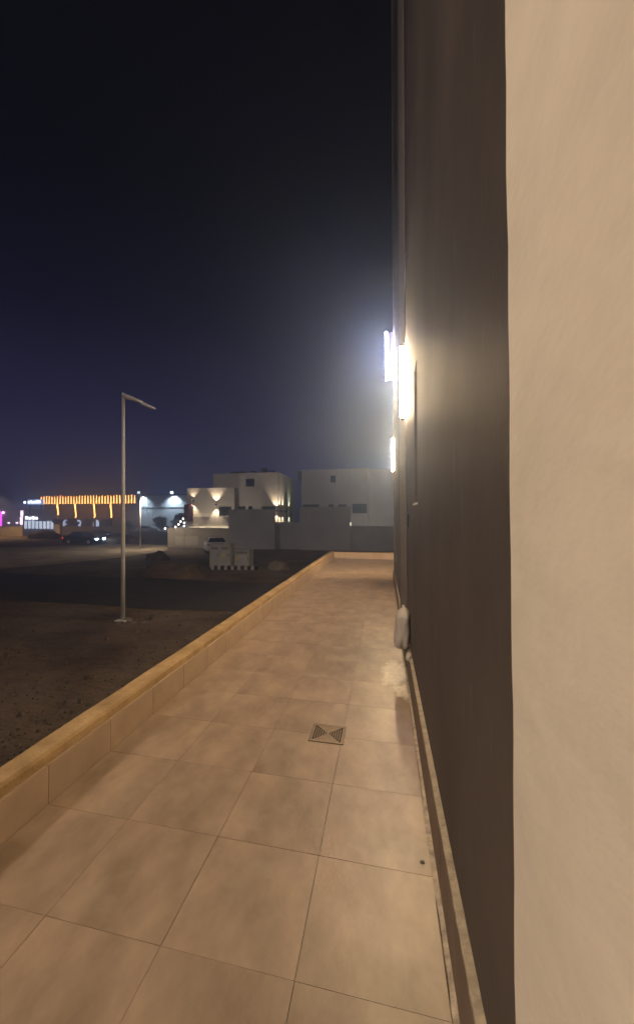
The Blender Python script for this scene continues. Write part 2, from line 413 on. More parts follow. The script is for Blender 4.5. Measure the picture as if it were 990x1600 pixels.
def lump(name, m, loc, size, seed, parent=None, sub=3, rough=.22, flat=True):
    bm = bmesh.new(); bmesh.ops.create_icosphere(bm, subdivisions=sub, radius=1)
    q = random.Random(seed); off = Vector((q.uniform(-50, 50), q.uniform(-50, 50), q.uniform(-50, 50)))
    from mathutils import noise
    for v in bm.verts:
        f = 1 + rough * noise.fractal(v.co * 1.6 + off, .8, 2.1, 4)
        v.co *= f
        if flat and v.co.z < 0: v.co.z *= .15
        v.co = Vector((v.co.x * size[0], v.co.y * size[1], v.co.z * size[2]))
    me = bpy.data.meshes.new(name); bm.to_mesh(me); bm.free()
    for p in me.polygons: p.use_smooth = True
    me.materials.append(m)
    o = bpy.data.objects.new(name, me); C.objects.link(o); o.location = loc
    if parent: o.parent = parent
    return o
# sack: a stack of rings with creases, leaning on the skirting
def sack(loc):
    from mathutils import noise
    r = tag(empty('cement_sack', loc), 'crumpled pale sack propped on the skirting ledge against the dark wall', 'sack')
    b = MB(); n = 28; H = .50   # stands on the skirting ledge
    prof = [(0, .060), (.015, .085), (.06, .098), (.14, .104), (.22, .100), (.31, .094), (.39, .090), (.43, .084), (.46, .066), (.485, .040), (.505, .014)]
    for z, rr in prof:
        for k in range(n):
            a = 2 * math.pi * k / n
            sq = 1 / (abs(math.cos(a)) ** 3 + abs(math.sin(a)) ** 3) ** (1 / 3)
            q = rr * sq * (1 + .34 * noise.noise(Vector((math.cos(a) * 1.7, math.sin(a) * 1.7, z * 7))) + .04 * math.sin(a * 9 + z * 30) * (z / H))
            b.v.append((q * math.cos(a) * .74 - .012 + z * .05, q * math.sin(a) * 1.3, z * .8))
    m = len(prof)
    b.f += [(i * n + k, i * n + (k + 1) % n, (i + 1) * n + (k + 1) % n, (i + 1) * n + k) for i in range(m - 1) for k in range(n)]
    b.f += [tuple(range(n))[::-1], tuple((m - 1) * n + k for k in range(n))]
    b.build('bag', M_bag, r, smooth=True)
    MB().tube([(.012, .0, .385), (.014, .008, .405), (.010, .022, .412)], [.018, .012, .015], 8).build('tied_neck', M_bag, r, smooth=True)
    return r
sack((.178, 4.42, .288))
tag(lump('mortar_lump', M_bag, (.222, 4.10, .272), (.028, .07, .05), 21, rough=.3), 'small pale mortar lump below the sack', 'rubble')
M_spill = mat('dried_plaster', (.58, .50, .41), .45, .2, 22, .15, 70, spec=.45)
def feather(m):                    # dust thins out towards the rim of the spill
    t = m.node_tree; b = t.nodes['Principled BSDF']
    at = t.nodes.new('ShaderNodeAttribute'); at.attribute_name = 'edge'
    g = t.nodes.new('ShaderNodeNewGeometry'); n = t.nodes.new('ShaderNodeTexNoise'); n.inputs['Scale'].default_value = 26; n.inputs['Detail'].default_value = 6
    t.links.new(g.outputs['Position'], n.inputs['Vector'])
    a = t.nodes.new('ShaderNodeMath'); a.operation = 'MULTIPLY_ADD'; a.inputs[1].default_value = 1.3
    t.links.new(at.outputs['Fac'], a.inputs[0]); t.links.new(n.outputs['Fac'], a.inputs[2])
    r = t.nodes.new('ShaderNodeMapRange'); r.inputs[1].default_value = .50; r.inputs[2].default_value = 1.05; r.inputs[4].default_value = 1
    t.links.new(a.outputs[0], r.inputs[0])
    old = b.inputs['Base Color'].links[0].from_socket
    mx = t.nodes.new('ShaderNodeMix'); mx.data_type = 'RGBA'; mx.inputs[6].default_value = (.335, .246, .18, 1)
    t.links.new(r.outputs[0], mx.inputs[0]); t.links.new(old, mx.inputs[7]); t.links.new(mx.outputs[2], b.inputs['Base Color'])
feather(M_spill)
# dried plaster spill: thin crust with crumbs
def crust(name, cx, cyc, rx, ry, h, seed, label):
    from mathutils import noise
    b = MB(); na, nr = 40, 7; off = seed * 3.7
    b.v.append((cx, cyc, h))
    for i in range(1, nr + 1):
        for k in range(na):
            a = 2 * math.pi * k / na
            e = 1 + .45 * noise.fractal(Vector((math.cos(a) * 1.3 + off, math.sin(a) * 1.3, 0)), .7, 2, 4)
            t = i / nr
            hh = (h * (1 - t ** 2) + .35 * h * noise.fractal(Vector((math.cos(a) * t * 5 + off, math.sin(a) * t * 5, 3)), .7, 2, 4)) if i < nr else .0
            b.v.append((min(.222, cx + rx * t * e * math.cos(a)), cyc + ry * t * e * math.sin(a), max(.0016, hh)))
    b.f += [(0, 1 + k, 1 + (k + 1) % na) for k in range(na)]
    b.f += [(1 + (i - 1) * na + k, 1 + i * na + k, 1 + i * na + (k + 1) % na, 1 + (i - 1) * na + (k + 1) % na) for i in range(1, nr) for k in range(na)]
    o = b.build(name, M_spill)
    at = o.data.color_attributes.new('edge', 'FLOAT_COLOR', 'POINT')
    for i in range(len(o.data.vertices)):
        f = 1 - (0 if i == 0 else (1 + (i - 1) // na) / nr)
        at.data[i].color = (f, f, f, 1)
    return tag(o, label, 'spill')
crust('plaster_spill', .10, 4.45, .15, .46, .0035, 1, 'larger whitish dried plaster spill on the tiles before the sack')
crust('plaster_spill', .15, 3.98, .09, .22, .003, 2, 'smaller whitish plaster smear on the tiles by the skirting')
tag(lump('pebble', M_stone, (.165, 2.03, .001), (.012, .010, .010), 5, sub=2), 'tiny dark crumb on the tile beside the wall', 'pebble')

# ------------------------------------------------------------------ street lamps
def street_lamp(base, height, arm_end, label, lit=None, rad=.062, aim=(0, 0, -1), cone=160):
    r = tag(empty('street_lamp', base), label, 'street lamp', 'street lamps')
    MB().tube([(0, 0, .02), (0, 0, height * .5), (0, 0, height)], [rad, rad * .88, rad * .74], 14).build('pole', M_steel, r, smooth=True)
    MB().box(-.16, .16, -.16, .16, -.02, .02).build('base_plate', M_steel, r, bevel=.004)
    MB().tube([(0, 0, height), (0, 0, height + .05)], [rad * .85, rad * .8], 14).build('cap', M_steel, r)
    e = Vector(arm_end); st = Vector((0, 0, height - .03)); d = e - st
    p = [st + d * t + Vector((0, 0, .03 * math.sin(t * 3.1))) for t in (0, .15, .3, .45, .62)]
    a = MB().tube(p, [.075, .068, .058, .047, .038], 10); a.build('arm', M_steel, r, smooth=True)
    u = d.normalized(); side = Vector((-u.y, u.x, 0)).normalized(); up = u.cross(side) * -1
    if up.z < 0: up = -up
    hb = MB(); secs = [(.58, .05, .025), (.66, .10, .038), (.85, .12, .036), (1.0, .09, .018)]
    for t, wd, th in secs:
        cpt = st + d * t
        for sx_, sz in ((-1, -1), (1, -1), (.8, 1), (-.8, 1)): hb.v.append(tuple(cpt + side * sx_ * wd + up * sz * th))
    hb.f += [(i * 4 + k, i * 4 + (k + 1) % 4, i * 4 + 4 + (k + 1) % 4, i * 4 + 4 + k) for i in range(3) for k in range(4)] + [(3, 2, 1, 0), (12, 13, 14, 15)]
    hd = hb.build('lamp_head', M_steel, r, bevel=.012)
    c0 = st + d * .82 - up * .045
    lb = MB(); qs = [c0 + u * a1 * .14 + side * b1 * .075 for a1, b1 in ((-1, -1), (1, -1), (1, 1), (-1, 1))]
    lb.add(qs + [q - up * .012 for q in qs], [(0, 1, 2, 3), (7, 6, 5, 4), (0, 4, 5, 1), (1, 5, 6, 2), (2, 6, 7, 3), (3, 7, 4, 0)])
    if lit:
        lb.build('lens', glow('street_lens_' + lit[0], lit[1], lit[3]), hd)
        spot('street_light', r, c0 - up * .05, aim, lit[2], cone, lit[1], .5 if cone > 150 else .85, .25)
    else: lb.build('lens', mat('unlit_lens', (.35, .35, .33), .25, .05, 4), hd)
    return r
lb_ = G(192, 968)
lt = PY(190, 617, lb_.y) - lb_; le = PY(243, 638, lb_.y) - lb_
sl = street_lamp((lb_.x, lb_.y, GZ - .02), lt.z + .02, (le.x, 0, le.z + .02), 'unlit slim grey street lamp in front, arm tilting down to the right')
sl.rotation_euler = (0, R(-.35), 0)
p2 = G(219, 858)
street_lamp((p2.x, p2.y, GZ - .02), 5.0, (.55, -.5, 4.95), 'distant thin street lamp with a white light on the pale dirt track', ('white', (1, .84, .62), 1100, 14))
p3 = PY(-2, 774, 52)
street_lamp((p3.x - .9, 52, GZ - .02), p3.z - GZ + .25, (1.0, 0, p3.z - GZ), 'lit orange street lamp at the left edge of the picture', ('orange', (1, .56, .2), 5200, 60))
p4 = PY(-2, 788, 84)
street_lamp((p4.x - .9, 84, GZ - .02), p4.z - GZ + .25, (1.0, 0, p4.z - GZ), 'farther and lower orange street lamp at the left edge', ('orange', (1, .56, .2), 500, 60))
street_lamp((-5.6, -3.4, GZ - .02), 6.3, (1.1, .4, 6.05), 'added warm street lamp, unseen behind the viewpoint beside the terrace', ('warm', (1, .80, .58), 1620, 60), aim=(.80, .52, -.10), cone=112)  # unseen lamp, added to light the near plaster and tiles
for i, (x, y, sz) in enumerate([(200, 968, .16), (208, 972, .10), (224, 971, .09), (184, 973, .07), (215, 967, .08)]):
    p = G(x, y)
    tag(lump('rubble_stone', M_stone, (p.x, p.y, GZ - .06), (sz, sz * .8, sz * .75), 40 + i, sub=2), ['largest rubble stone touching the foot of the near street lamp', 'rubble stone second to the right of the lamp foot', 'rubble stone lying farthest right of the lamp foot', 'small rubble stone left of the lamp foot', 'small rubble stone behind the others right of the lamp foot'][i], 'stone', 'rubble at the lamp foot')

gv = MB(); q_ = random.Random(3)
for _ in range(1500):
    px_, py_ = q_.uniform(-40, 470), 872 + 320 * q_.random() ** 1.2
    p = G(px_, py_)
    if p.x > -2.6 or (11.5 < p.y < 17.9): continue
    r_ = q_.uniform(.012, .035) * (1 + (q_.random() < .06) * 1.6); a0 = q_.uniform(0, 6)
    ring = [(p.x + r_ * q_.uniform(.7, 1.2) * math.cos(a0 + k * 1.2566), p.y + r_ * q_.uniform(.7, 1.2) * math.sin(a0 + k * 1.2566), GZ - .045) for k in range(5)]
    top = [(x_ * .5 + p.x * .5, y_ * .5 + p.y * .5, GZ - .03 + r_ * q_.uniform(.6, 1.1)) for x_, y_, _z in ring]
    gv.add(ring + top, [(k, (k + 1) % 5, 5 + (k + 1) % 5, 5 + k) for k in range(5)] + [(5, 6, 7, 8, 9)])
tag(gv.build('gravel', mat('gravel_stone', (.105, .085, .066), .95, .3, 8)), 'loose gravel scattered over the dark soil', 'gravel', kind='stuff')
# ------------------------------------------------------------------ soil heaps
def heap(x, y, wpx, hpx, m, seed, label, deep=.8):
    p = G(x, y); k = (p - EYE).dot(Vector((-math.sin(YAW), math.cos(YAW), 0))) / F
    o = lump('soil_heap', m, (p.x, p.y + wpx * k * .5 * deep, GZ - .1), (wpx * k * .5, wpx * k * .5 * deep, hpx * k * .78 + .1), seed, sub=4, rough=.22)
    return tag(o, label, 'heap', 'soil heaps on the plot')
heap(238, 876, 40, 17, M_heap, 1, 'small dark soil heap at the end of the dirt track')
heap(258, 903, 112, 26, M_heap, 2, 'broad brown soil heap in front of the beige boundary wall', .5)
heap(432, 891, 36, 17, M_sand, 3, 'pale sand heap right of the electrical cabinets')
heap(178, 850, 78, 18, M_heap, 4, 'long dark soil heap behind the near street lamp', .5)
heap(147, 838, 40, 12, M_heap, 5, 'pointed soil heap beneath the light strips of the far canopy')
heap(60, 842, 60, 16, M_heap, 6, 'flat brown soil bank in front of the far shops', .4)

# ------------------------------------------------------------------ electrical cabinets
def cabinet(xa, xb, ytop, ybase, label, doors):
    a, c = G(xa, ybase), G(xb, ybase); wd = c.x - a.x
    z1 = PY(xa, ytop, a.y).z; z0 = GZ
    r = tag(empty('electrical_cabinet', ((a.x + c.x) / 2, a.y, z0)), label, 'cabinet', 'electrical cabinets')
    h = z1 - z0; dp = .75; hw = wd / 2
    MB().box(-hw, hw, .02, dp, .05, h - .06).build('body', M_cab, r, bevel=.01)
    MB().box(-hw - .03, hw + .03, -.02, dp + .03, h - .0595, h).build('roof', M_cab, r, bevel=.012)
    n = doors
    for i in range(n):
        x0, x1 = -hw + wd * i / n + .015, -hw + wd * (i + 1) / n - .015
        d = MB().box(x0, x1, .0, .0195, .10, h - .09).build('door', M_cab, r, bevel=.004)
        MB().box(x1 - .09, x1 - .05, -.03, -.0005, h * .5, h * .5 + .14).build('handle', M_frame, d, bevel=.004)
        v = MB()
        for k in range(5): v.box(x0 + .1, x1 - .1, -.006, -.0005, h * .78 + k * .03, h * .78 + k * .03 + .015)
        v.build('vent', M_frame, d)
    MB().box(x0 + .12, x0 + .30, -.004, -.0005, h * .48, h * .62).build('warning_plate', mat('warning_yellow', (.5, .42, .12), .5, .1, 5), r)
    return r, a, c
r1, a1, c1 = cabinet(327, 362, 850, 888, 'larger grey electrical cabinet with double doors on the striped plinth', 2)
r2, a2, c2 = cabinet(365, 391, 859, 888, 'smaller grey electrical cabinet right beside the larger one', 1)
pl = tag(empty('striped_plinth', ((a1.x + c2.x) / 2, a1.y - .3, GZ)), 'plinth with black and white kerb blocks below the cabinets', 'kerb')
L0, L1 = G(320, 892).x, G(398, 892).x; nb = 14
for i in range(nb):
    w_ = (L1 - L0) / nb
    MB().box(-w_ / 2 + .006, w_ / 2 - .006, -.12, .08, -.06, .20).build('kerb_block', M_white if i % 2 == 0 else M_black, pl, bevel=.012, loc=(L0 + (i + .5) * w_ - pl.location.x, .03 + i * .022, 0))

# ------------------------------------------------------------------ cars
def car(loc, rz, paint, label, L=4.5, W=1.78, H=1.45, suv=False, tail=0, head=0):
    r = tag(empty('car', loc, rz), label, 'car', 'cars on the plot')      # +X is the front
    hl = L / 2; zb = .22
    if suv: low = [(-hl, .45), (-hl + .03, .95), (-hl + .12, 1.02), (hl - 1.0, 1.02), (hl - .12, .88), (hl, .70), (hl, .42), (hl - .1, zb), (-hl + .1, zb)]
    else: low = [(-hl, .45), (-hl + .04, .86), (-hl + .25, .95), (hl - 1.25, .93), (hl - .25, .76), (hl, .60), (hl, .38), (hl - .1, zb), (-hl + .1, zb)]
    b = MB(); ws = [(-W / 2, .93), (-W / 2 * .93, 1), (W / 2 * .93, 1), (W / 2, .93)]
    nn = len(low); zc = .6
    for yy, k in ws:
        for x, z in low: b.v.append((x * (k * .5 + .5), yy, zc + (z - zc) * k))
    b.f += [(j * nn + i, j * nn + (i + 1) % nn, (j + 1) * nn + (i + 1) % nn, (j + 1) * nn + i) for j in range(3) for i in range(nn)] + [tuple(range(nn))[::-1], tuple(3 * nn + i for i in range(nn))]
    # cabin
    if suv: bx = (-hl + .08, -hl + .40, hl - 1.75, hl - 1.05)
    else: bx = (-hl + .55, -hl + 1.15, hl - 2.05, hl - 1.30)
    z0, z1 = (1.0 if suv else .92), H; wb, wt = W / 2 * .93, W / 2 * .72
    vs = [(bx[0], -wb, z0), (bx[3], -wb, z0), (bx[3], wb, z0), (bx[0], wb, z0), (bx[1], -wt, z1), (bx[2], -wt, z1), (bx[2], wt, z1), (bx[1], wt, z1)]
    b.add(vs, [(0, 3, 2, 1), (4, 5, 6, 7), (0, 1, 5, 4), (1, 2, 6, 5), (2, 3, 7, 6), (3, 0, 4, 7)])
    b.build('body', paint, r, bevel=.05, seg=3, smooth=True)
    V = [Vector(v) for v in vs]
    def pane(i, j, k, l, ins=.12, off=.012):
        q = [V[i], V[j], V[k], V[l]]; c = sum(q, Vector()) / 4; nrm = (q[1] - q[0]).cross(q[3] - q[0]).normalized()
        q = [c + (p - c) * (1 - ins) for p in q]
        m = MB(); m.add([p + nrm * off for p in q] + [p - nrm * .01 for p in q], [(0, 1, 2, 3), (7, 6, 5, 4), (0, 4, 5, 1), (1, 5, 6, 2), (2, 6, 7, 3), (3, 7, 4, 0)])
        m.build('window', M_glass, r)
    pane(1, 2, 6, 5); pane(3, 0, 4, 7)
    pane(0, 1, 5, 4); pane(2, 3, 7, 6)
    for x in (-hl + .85, hl - .88):
        for sy in (-1, 1):
            yy = sy * (W / 2 - .10)
            wl = MB().tube([(x, yy - .11, .32), (x, yy + .11, .32)], .325, 20).build('wheel', M_black, r)
            MB().tube([(x, yy + sy * .105, .32), (x, yy + sy * .122, .32)], .20, 14).build('rim', M_steel, wl)
    for sy in (-1, 1):
        MB().box(hl - .10, hl + .012, sy * W * .36 - .17, sy * W * .36 + .17, .55, .70).build('headlight', glow('headlight_on', (.75, .88, 1), 60) if head else M_glass, r, bevel=.02)
        MB().box(-hl - .012, -hl + .26, sy * W * .37 - .15, sy * W * .37 + .15, .68, .82).build('tail_light', glow('tail_on', (1, .03, .02), 22) if tail else mat('tail_red', (.25, .01, .01), .3), r, bevel=.02)
    MB().box(hl - .05, hl + .02, -.6, .6, .32, .48).build('grille', M_frame, r)
    return r
cA = G(131, 850); car((cA.x, cA.y, GZ - .03), R(2), M_cardark, 'dark sedan with headlights and a red tail light lit on the far track', tail=1, head=1, L=4.3)
cC = G(338, 862); car((cC.x, cC.y - .2, GZ - .03), R(118), M_carwhite, 'white car parked half hidden behind the electrical cabinets', H=1.3, L=4.0)
cD = PY(229, 824, 84); car((cD.x, 84, GZ - .03), R(10), M_carwhite, 'far white car parked before the floodlit warehouse')

# ------------------------------------------------------------------ boundary walls
WY = 38.0
def bwall(xa, xb, ytop, Y, m, label, ext=0, panels=()):
    a, c = PY(xa, ytop, Y), PY(xb, ytop, Y)
    r = tag(empty('boundary_wall', ((a.x + c.x) / 2, Y, GZ)), label, 'wall', 'villa boundary walls')
    o = MB().box(a.x + .003, c.x - .003 + ext, Y, Y + .2, GZ - .1, (a.z + c.z) / 2).build('wall_body', m, r); world_child(o, r)
    o = MB().box(a.x - .0, c.x + ext, Y - .03, Y + .23, (a.z + c.z) / 2 + .001, (a.z + c.z) / 2 + .07).build('coping', m, r, bevel=.01); world_child(o, r)
    for (x0, y0, x1, y1) in panels:
        p, q = PY(x0, y1, Y), PY(x1, y0, Y)
        o = MB().box(p.x, q.x, Y - .03, Y - .001, p.z, q.z).build('panel', M_panel, r, bevel=.01); world_child(o, r)
    return r
bwall(262, 357, 826, WY, M_wallb, 'low beige boundary wall with a paler panel at the villa', panels=[(274, 838, 310, 852)])
bwall(357, 429, 797, WY - .5, M_wallg, 'tall dark grey wall block before the floodlit villa')
bwall(429, 468, 817, WY, M_wallg, 'lower grey wall between the two tall wall blocks')
bwall(468, 547, 793, WY - .5, M_wallg, 'tall dark grey wall block before the unlit villa')
bwall(547, 640, 823, WY, M_wallg, 'low grey boundary wall beside the building corner', ext=6)
# far walls at left
def lowwall(xa, xb, ytop, Y, m, label):
    a, c = PY(xa, ytop, Y), PY(xb, ytop, Y)
    q = MB(); q.box(a.x, c.x, Y, Y + .3, GZ - .1, a.z); q.box(a.x - .05, c.x + .05, Y - .05, Y + .35, a.z + .001, a.z + .1)
    return tag(q.build('low_wall', m), label, 'wall', 'low walls by the far road')
lowwall(-120, 35, 823, 58, M_wallb, 'long low beige wall at the left edge by the road')
lowwall(86, 94, 820, 57, M_panel, 'short pale concrete wall stub right of the soil bank')
lowwall(94, 200, 823, 66, M_wallb, 'low beige wall behind the dark soil heaps')

# ------------------------------------------------------------------ villas
WARM = (1, .80, .56)
def villa_part(r, name, m, x0, x1, y0, y1, z0, z1, parent=None, bevel=0):
    o = MB().box(x0, x1, y0, y1, z0, z1).build(name, m, parent or r, bevel=bevel)
    if parent is None: world_child(o, r)
    return o
def vwindow(r, xa, ya, xb, yb, Y, lit=None):
    a, c = PY(xa, yb, Y), PY(xb, ya, Y); x0, x1, z0, z1 = a.x, c.x, a.z, c.z
    f = MB(); t = .07
    f.box(x0, x1, Y - .04, Y + .03, z0, z0 + t); f.box(x0, x1, Y - .04, Y + .03, z1 - t, z1)
    f.box(x0, x0 + t, Y - .04, Y + .03, z0 + t, z1 - t); f.box(x1 - t, x1, Y - .04, Y + .03, z0 + t, z1 - t)
    o = world_child(f.build('window', M_frame, r), r)
    MB().box(x0 + t, x1 - t, Y - .012, Y - .003, z0 + t, z1 - t).build('pane', M_glass, o)
    return o
def wallwash(r, x, y, Y, up=0, down=0, deg=50, tilt=.25, col=WARM):
    p = PY(x, y, Y)
    h = world_child(MB().box(p.x - .07, p.x + .07, Y - .46, Y - .002, p.z - .12, p.z + .12).build('wall_washer', M_frame, r, bevel=.01), r)
    for wt, s in ((up, 1), (down, -1)):
        if wt:
            MB().box(p.x - .05, p.x + .05, Y - .45, Y - .35, p.z + s * .128 - .006, p.z + s * .128 + .006).build('lens', glow('washer_lens', WARM, 4), h)
            o = spot('washer_light', None, (p.x, Y - .42, p.z + s * .16), (0, tilt, s), wt * 1.7, deg + 22, col, .75); o.parent = r; world_child(o, r)
VA = tag(empty('lit_villa', (-16, 45, GZ)), 'pale flat-roofed villa with wall washer light cones', 'villa')
Y = 45.0
a, c = PY(333, 743, Y), PY(434, 739, Y)
zt = 6.86
villa_part(VA, 'main_block', M_villa, a.x, c.x, Y, Y + 8.5, GZ - .1, zt)
rf = villa_part(VA, 'roof_parapet', M_villa, a.x - .05, c.x + .05, Y - .05, Y + 8.55, zt + .001, zt + .14)
lw = PY(292, 763, Y - .6)
villa_part(VA, 'side_block', M_villa, lw.x, PY(366, 763, Y - .6).x, Y - .6, Y - .004, GZ - .1, lw.z)
villa_part(VA, 'side_block', M_villa, lw.x, a.x - .06, Y - .003, Y + 6, GZ - .1, lw.z - .002)
p, q = PY(287, 815, Y - .9), PY(300, 788, Y - .9)
villa_part(VA, 'dark_cladding', M_maroon, p.x, q.x, Y - .9, Y - .603, p.z, q.z, bevel=.01)
p, q = PY(293, 826, Y - 1.2), PY(356, 817, Y - 1.2)
villa_part(VA, 'entrance_step', M_villa, p.x, q.x + .2, Y - 1.2, Y - .61, GZ, q.z - .35)
vwindow(VA, 342, 792, 361, 806, Y - .6)
vwindow(VA, 384, 748, 397, 760, Y)
for xa, xb in ((372, 383), (388, 394), (409, 430)): vwindow(VA, xa, 791, xb, 800, Y)
# windows of the right side face
sx1 = c.x
for y0, y1 in ((49.0, 49.7), (51.5, 52.3)):
    o = world_child(MB().box(sx1 + .002, sx1 + .03, y0, y1, 1.3, 3.1).build('window', M_frame, VA), VA)
    MB().box(sx1 + .031, sx1 + .036, y0 + .06, y1 - .06, 1.36, 3.04).build('pane', M_glass, o)
wallwash(VA, 302, 783, Y - .6, up=70, down=180, deg=58)
wallwash(VA, 338, 789, Y - .6, up=220, down=180, deg=58)
wallwash(VA, 366, 797, Y, up=120, down=0, deg=70)
wallwash(VA, 432, 798, Y, up=220, down=150, deg=50)
# low garden lights behind the boundary wall
for x_ in (310, 345):
    p = PY(x_, 826, Y - 2.2)
    o = world_child(MB().box(p.x - .08, p.x + .08, Y - 2.3, Y - 2.1, GZ, GZ + .2).build('garden_light', M_frame, VA), VA)
    o = spot('garden_beam', None, (p.x, Y - 2.2, GZ + .3), (0, .85, .6), 420, 120, (1, .84, .60), .6); o.parent = VA; world_child(o, VA)
# washers on the right side face
for yy, wt in ((45.8, 180), (47.2, 150), (50.5, 120)):
    o = world_child(MB().box(sx1 + .002, sx1 + .46, yy - .07, yy + .07, 2.5, 2.75).build('wall_washer', M_frame, VA, bevel=.01), VA)
    for s in (1, -1):
        o = spot('washer_light', None, (sx1 + .42, yy, 2.62 + s * .18), (-.25, 0, s), wt * 2, 54, (1, .86, .62) if yy < 50 else (.86, 1, .72), .3); o.parent = VA; world_child(o, VA)
# roof-top units
def rooftop(xa, xb, ya, yb, Y, label, tank=False):
    p, q = PY(xa, yb, Y), PY(xb, ya, Y); z0 = zt + .14 if Y < 60 else p.z
    r = tag(empty('rooftop_unit', ((p.x + q.x) / 2, Y, z0)), label, 'rooftop unit', 'units on the villa roofs')
    hw = (q.x - p.x) / 2; h = max(.35, q.z - z0)
    if tank:
        MB().tube([(-hw, 0, h * .55), (hw, 0, h * .55)], h * .45, 14).build('tank', M_frame, r)
        for s in (-.7, .7): MB().box(s * hw - .06, s * hw + .06, -.25, .25, -.0, h * .2).build('cradle', M_frame, r)
    else:
        MB().box(-hw, hw, -.3, .3, .05, h).build('casing', M_frame, r, bevel=.02)
        MB().tube([(0, -.301, h * .55), (0, -.33, h * .55)], h * .33, 16).build('fan_guard', M_black, r)
        for s in (-.8, .8): MB().box(s * hw - .05, s * hw + .05, -.28, .28, 0, .0495).build('foot', M_black, r)
    return r
rooftop(361, 383, 736.5, 741, 46.5, 'flat dark unit on the lit villa roof, leftmost', True)
rooftop(391, 399, 736, 741, 47, 'small dark cooling unit on the lit villa roof, second from left')
rooftop(409, 417, 732, 740, 46.8, 'tallest dark cooling unit on the lit villa roof')
rooftop(420, 429, 735.5, 740, 47, 'dark cooling unit next to the tallest one on the roof')

VB = tag(empty('unlit_villa', (-4, 46, GZ)), 'large unlit grey villa behind the tall wall block', 'villa')
Y = 46.0
a, c = PY(471, 735, Y), PY(613, 733, Y)
vt = (a.z + c.z) / 2
villa_part(VB, 'main_block', M_villab, a.x, c.x - 2.6, Y, Y + 9, GZ - .1, vt)
villa_part(VB, 'roof_parapet', M_villab, a.x - .05, c.x - 2.55, Y - .05, Y + 9.05, vt + .001, vt + .12)
villa_part(VB, 'side_block', M_villab, c.x - 2.549, c.x + 8, Y - .7, Y + 9, GZ - .1, vt - .1)
vwindow(VB, 550, 787, 573, 802, Y)
vwindow(VB, 516, 743, 524, 754, Y)
for xa, xb in ((473, 498), (513, 521), (528, 541)): vwindow(VB, xa, 788, xb, 797, Y)
p = PY(466, 748, Y + 1)
o = MB().box(a.x - .55, a.x - .001, Y + .4, Y + 1.4, 6.1, 7.2).build('balcony_box', M_frame, VB, bevel=.02); world_child(o, VB)
# small lamp at the low wall
lp = PY(546, 820, WY + 1.0)
gl = tag(empty('garden_lamp', (lp.x, lp.y, GZ)), 'small white garden lamp above the low wall by the unlit villa', 'lamp')
MB().tube([(0, 0, 0), (0, 0, lp.z - GZ - .1)], .04, 10).build('post', M_frame, gl)
MB().box(-.10, .10, -.10, .10, lp.z - GZ - .1, lp.z - GZ + .22).build('lantern', glow('garden_lantern', (1, .90, .72), 9), gl, bevel=.02)
spot('lantern_light', gl, (.2, .25, lp.z - GZ - .2), (.55, 1, .25), 260, 110, (1, .88, .64), .7)
# string of bulbs at the left corner of the lit villa
sg = tag(empty('string_lights', (PY(280, 820, WY - .2).x, WY - .2, 0)), 'string of round white bulbs at the corner of the beige wall', 'string lights')
bp = [(258, 826), (274, 823.5), (279, 819.5), (282, 815), (286, 810.5), (287.5, 817), (287.5, 822)]
pts = [PY(x, y, WY - .2) - Vector(sg.location) for x, y in bp]
MB().tube(pts[:5], .008, 5).build('wire', M_black, sg); MB().tube(pts[4:], .008, 5).build('wire', M_black, sg)
ib = bmesh.new(); bmesh.ops.create_icosphere(ib, subdivisions=2, radius=.085); im = bpy.data.meshes.new('bulb'); ib.to_mesh(im); ib.free(); im.materials.append(glow('bulb_glow', (1, .88, .74), 9))
for q in pts: put('bulb', im, sg, q)
MB().tube([(pts[4].x + .14, 0, GZ), (pts[4].x + .14, 0, pts[4].z + .1)], .02, 6).build('post', M_frame, sg)

# ------------------------------------------------------------------ far shops with light strips
FY = 100.0
led = glow('led_amber', (1, .42, .10), 9)
CB = tag(empty('canopy_building', (PY(142, 800, FY).x, FY, GZ)), 'long dark brown building edged with amber light fringe', 'building')
a, c = PY(68, 775, FY), PY(217, 775, FY); bz = PY(142, 786, FY).z; tz = PY(142, 774.5, FY).z
o = MB().box(a.x, c.x, FY + .3, FY + 16, GZ - .1, tz - .05).build('wall', M_brown, CB); world_child(o, CB)
o = MB().box(a.x - .3, c.x + .3, FY - 1.2, FY + .299, bz - .3, tz).build('canopy', M_brown, CB); world_child(o, CB)
tb = MB(); n = 34
for i in range(n):
    x0 = a.x + (c.x - a.x) * (i + .28) / n; x1 = a.x + (c.x - a.x) * (i + .66) / n; k = rnd.uniform(-.15, .15)
    tb.prism([(x0, bz - .2), (x1, bz - .2), ((x0 + x1) / 2 + .08, tz - .15 + k), ((x0 + x1) / 2 - .08, tz - .15 + k)], 'y', FY - 1.28, FY - 1.21)
o = tag(tb.build('light_fringe', led, CB), kind='stuff'); world_child(o, CB)
for x in (90, 117.5, 147, 173):
    p, q = PY(x, 809, FY - 1.25), PY(x, 786, FY - 1.25)
    o = MB().tube([(q.x, FY - 1.40, bz - .2), (q.x, FY - 1.40, bz - .32), (q.x + .12, FY - 1.25, (q.z + p.z) / 2), (q.x + .28, FY - 1.25, p.z + .4), (q.x + .05, FY - 1.25, p.z + .05)], .17, 8).build('light_strip', led, CB); world_child(o, CB)
    o = spot('strip_wash', None, (q.x, FY - 1.9, (q.z + p.z) / 2 + 1), (0, 1, -.1), 160, 150, (1, .5, .15), .8, .3); o.parent = CB; world_child(o, CB)
    o = MB().box(q.x - .22, q.x + .22, FY - 1.1, FY - .7, GZ - .05, bz - .301).build('column', M_brown, CB); world_child(o, CB)
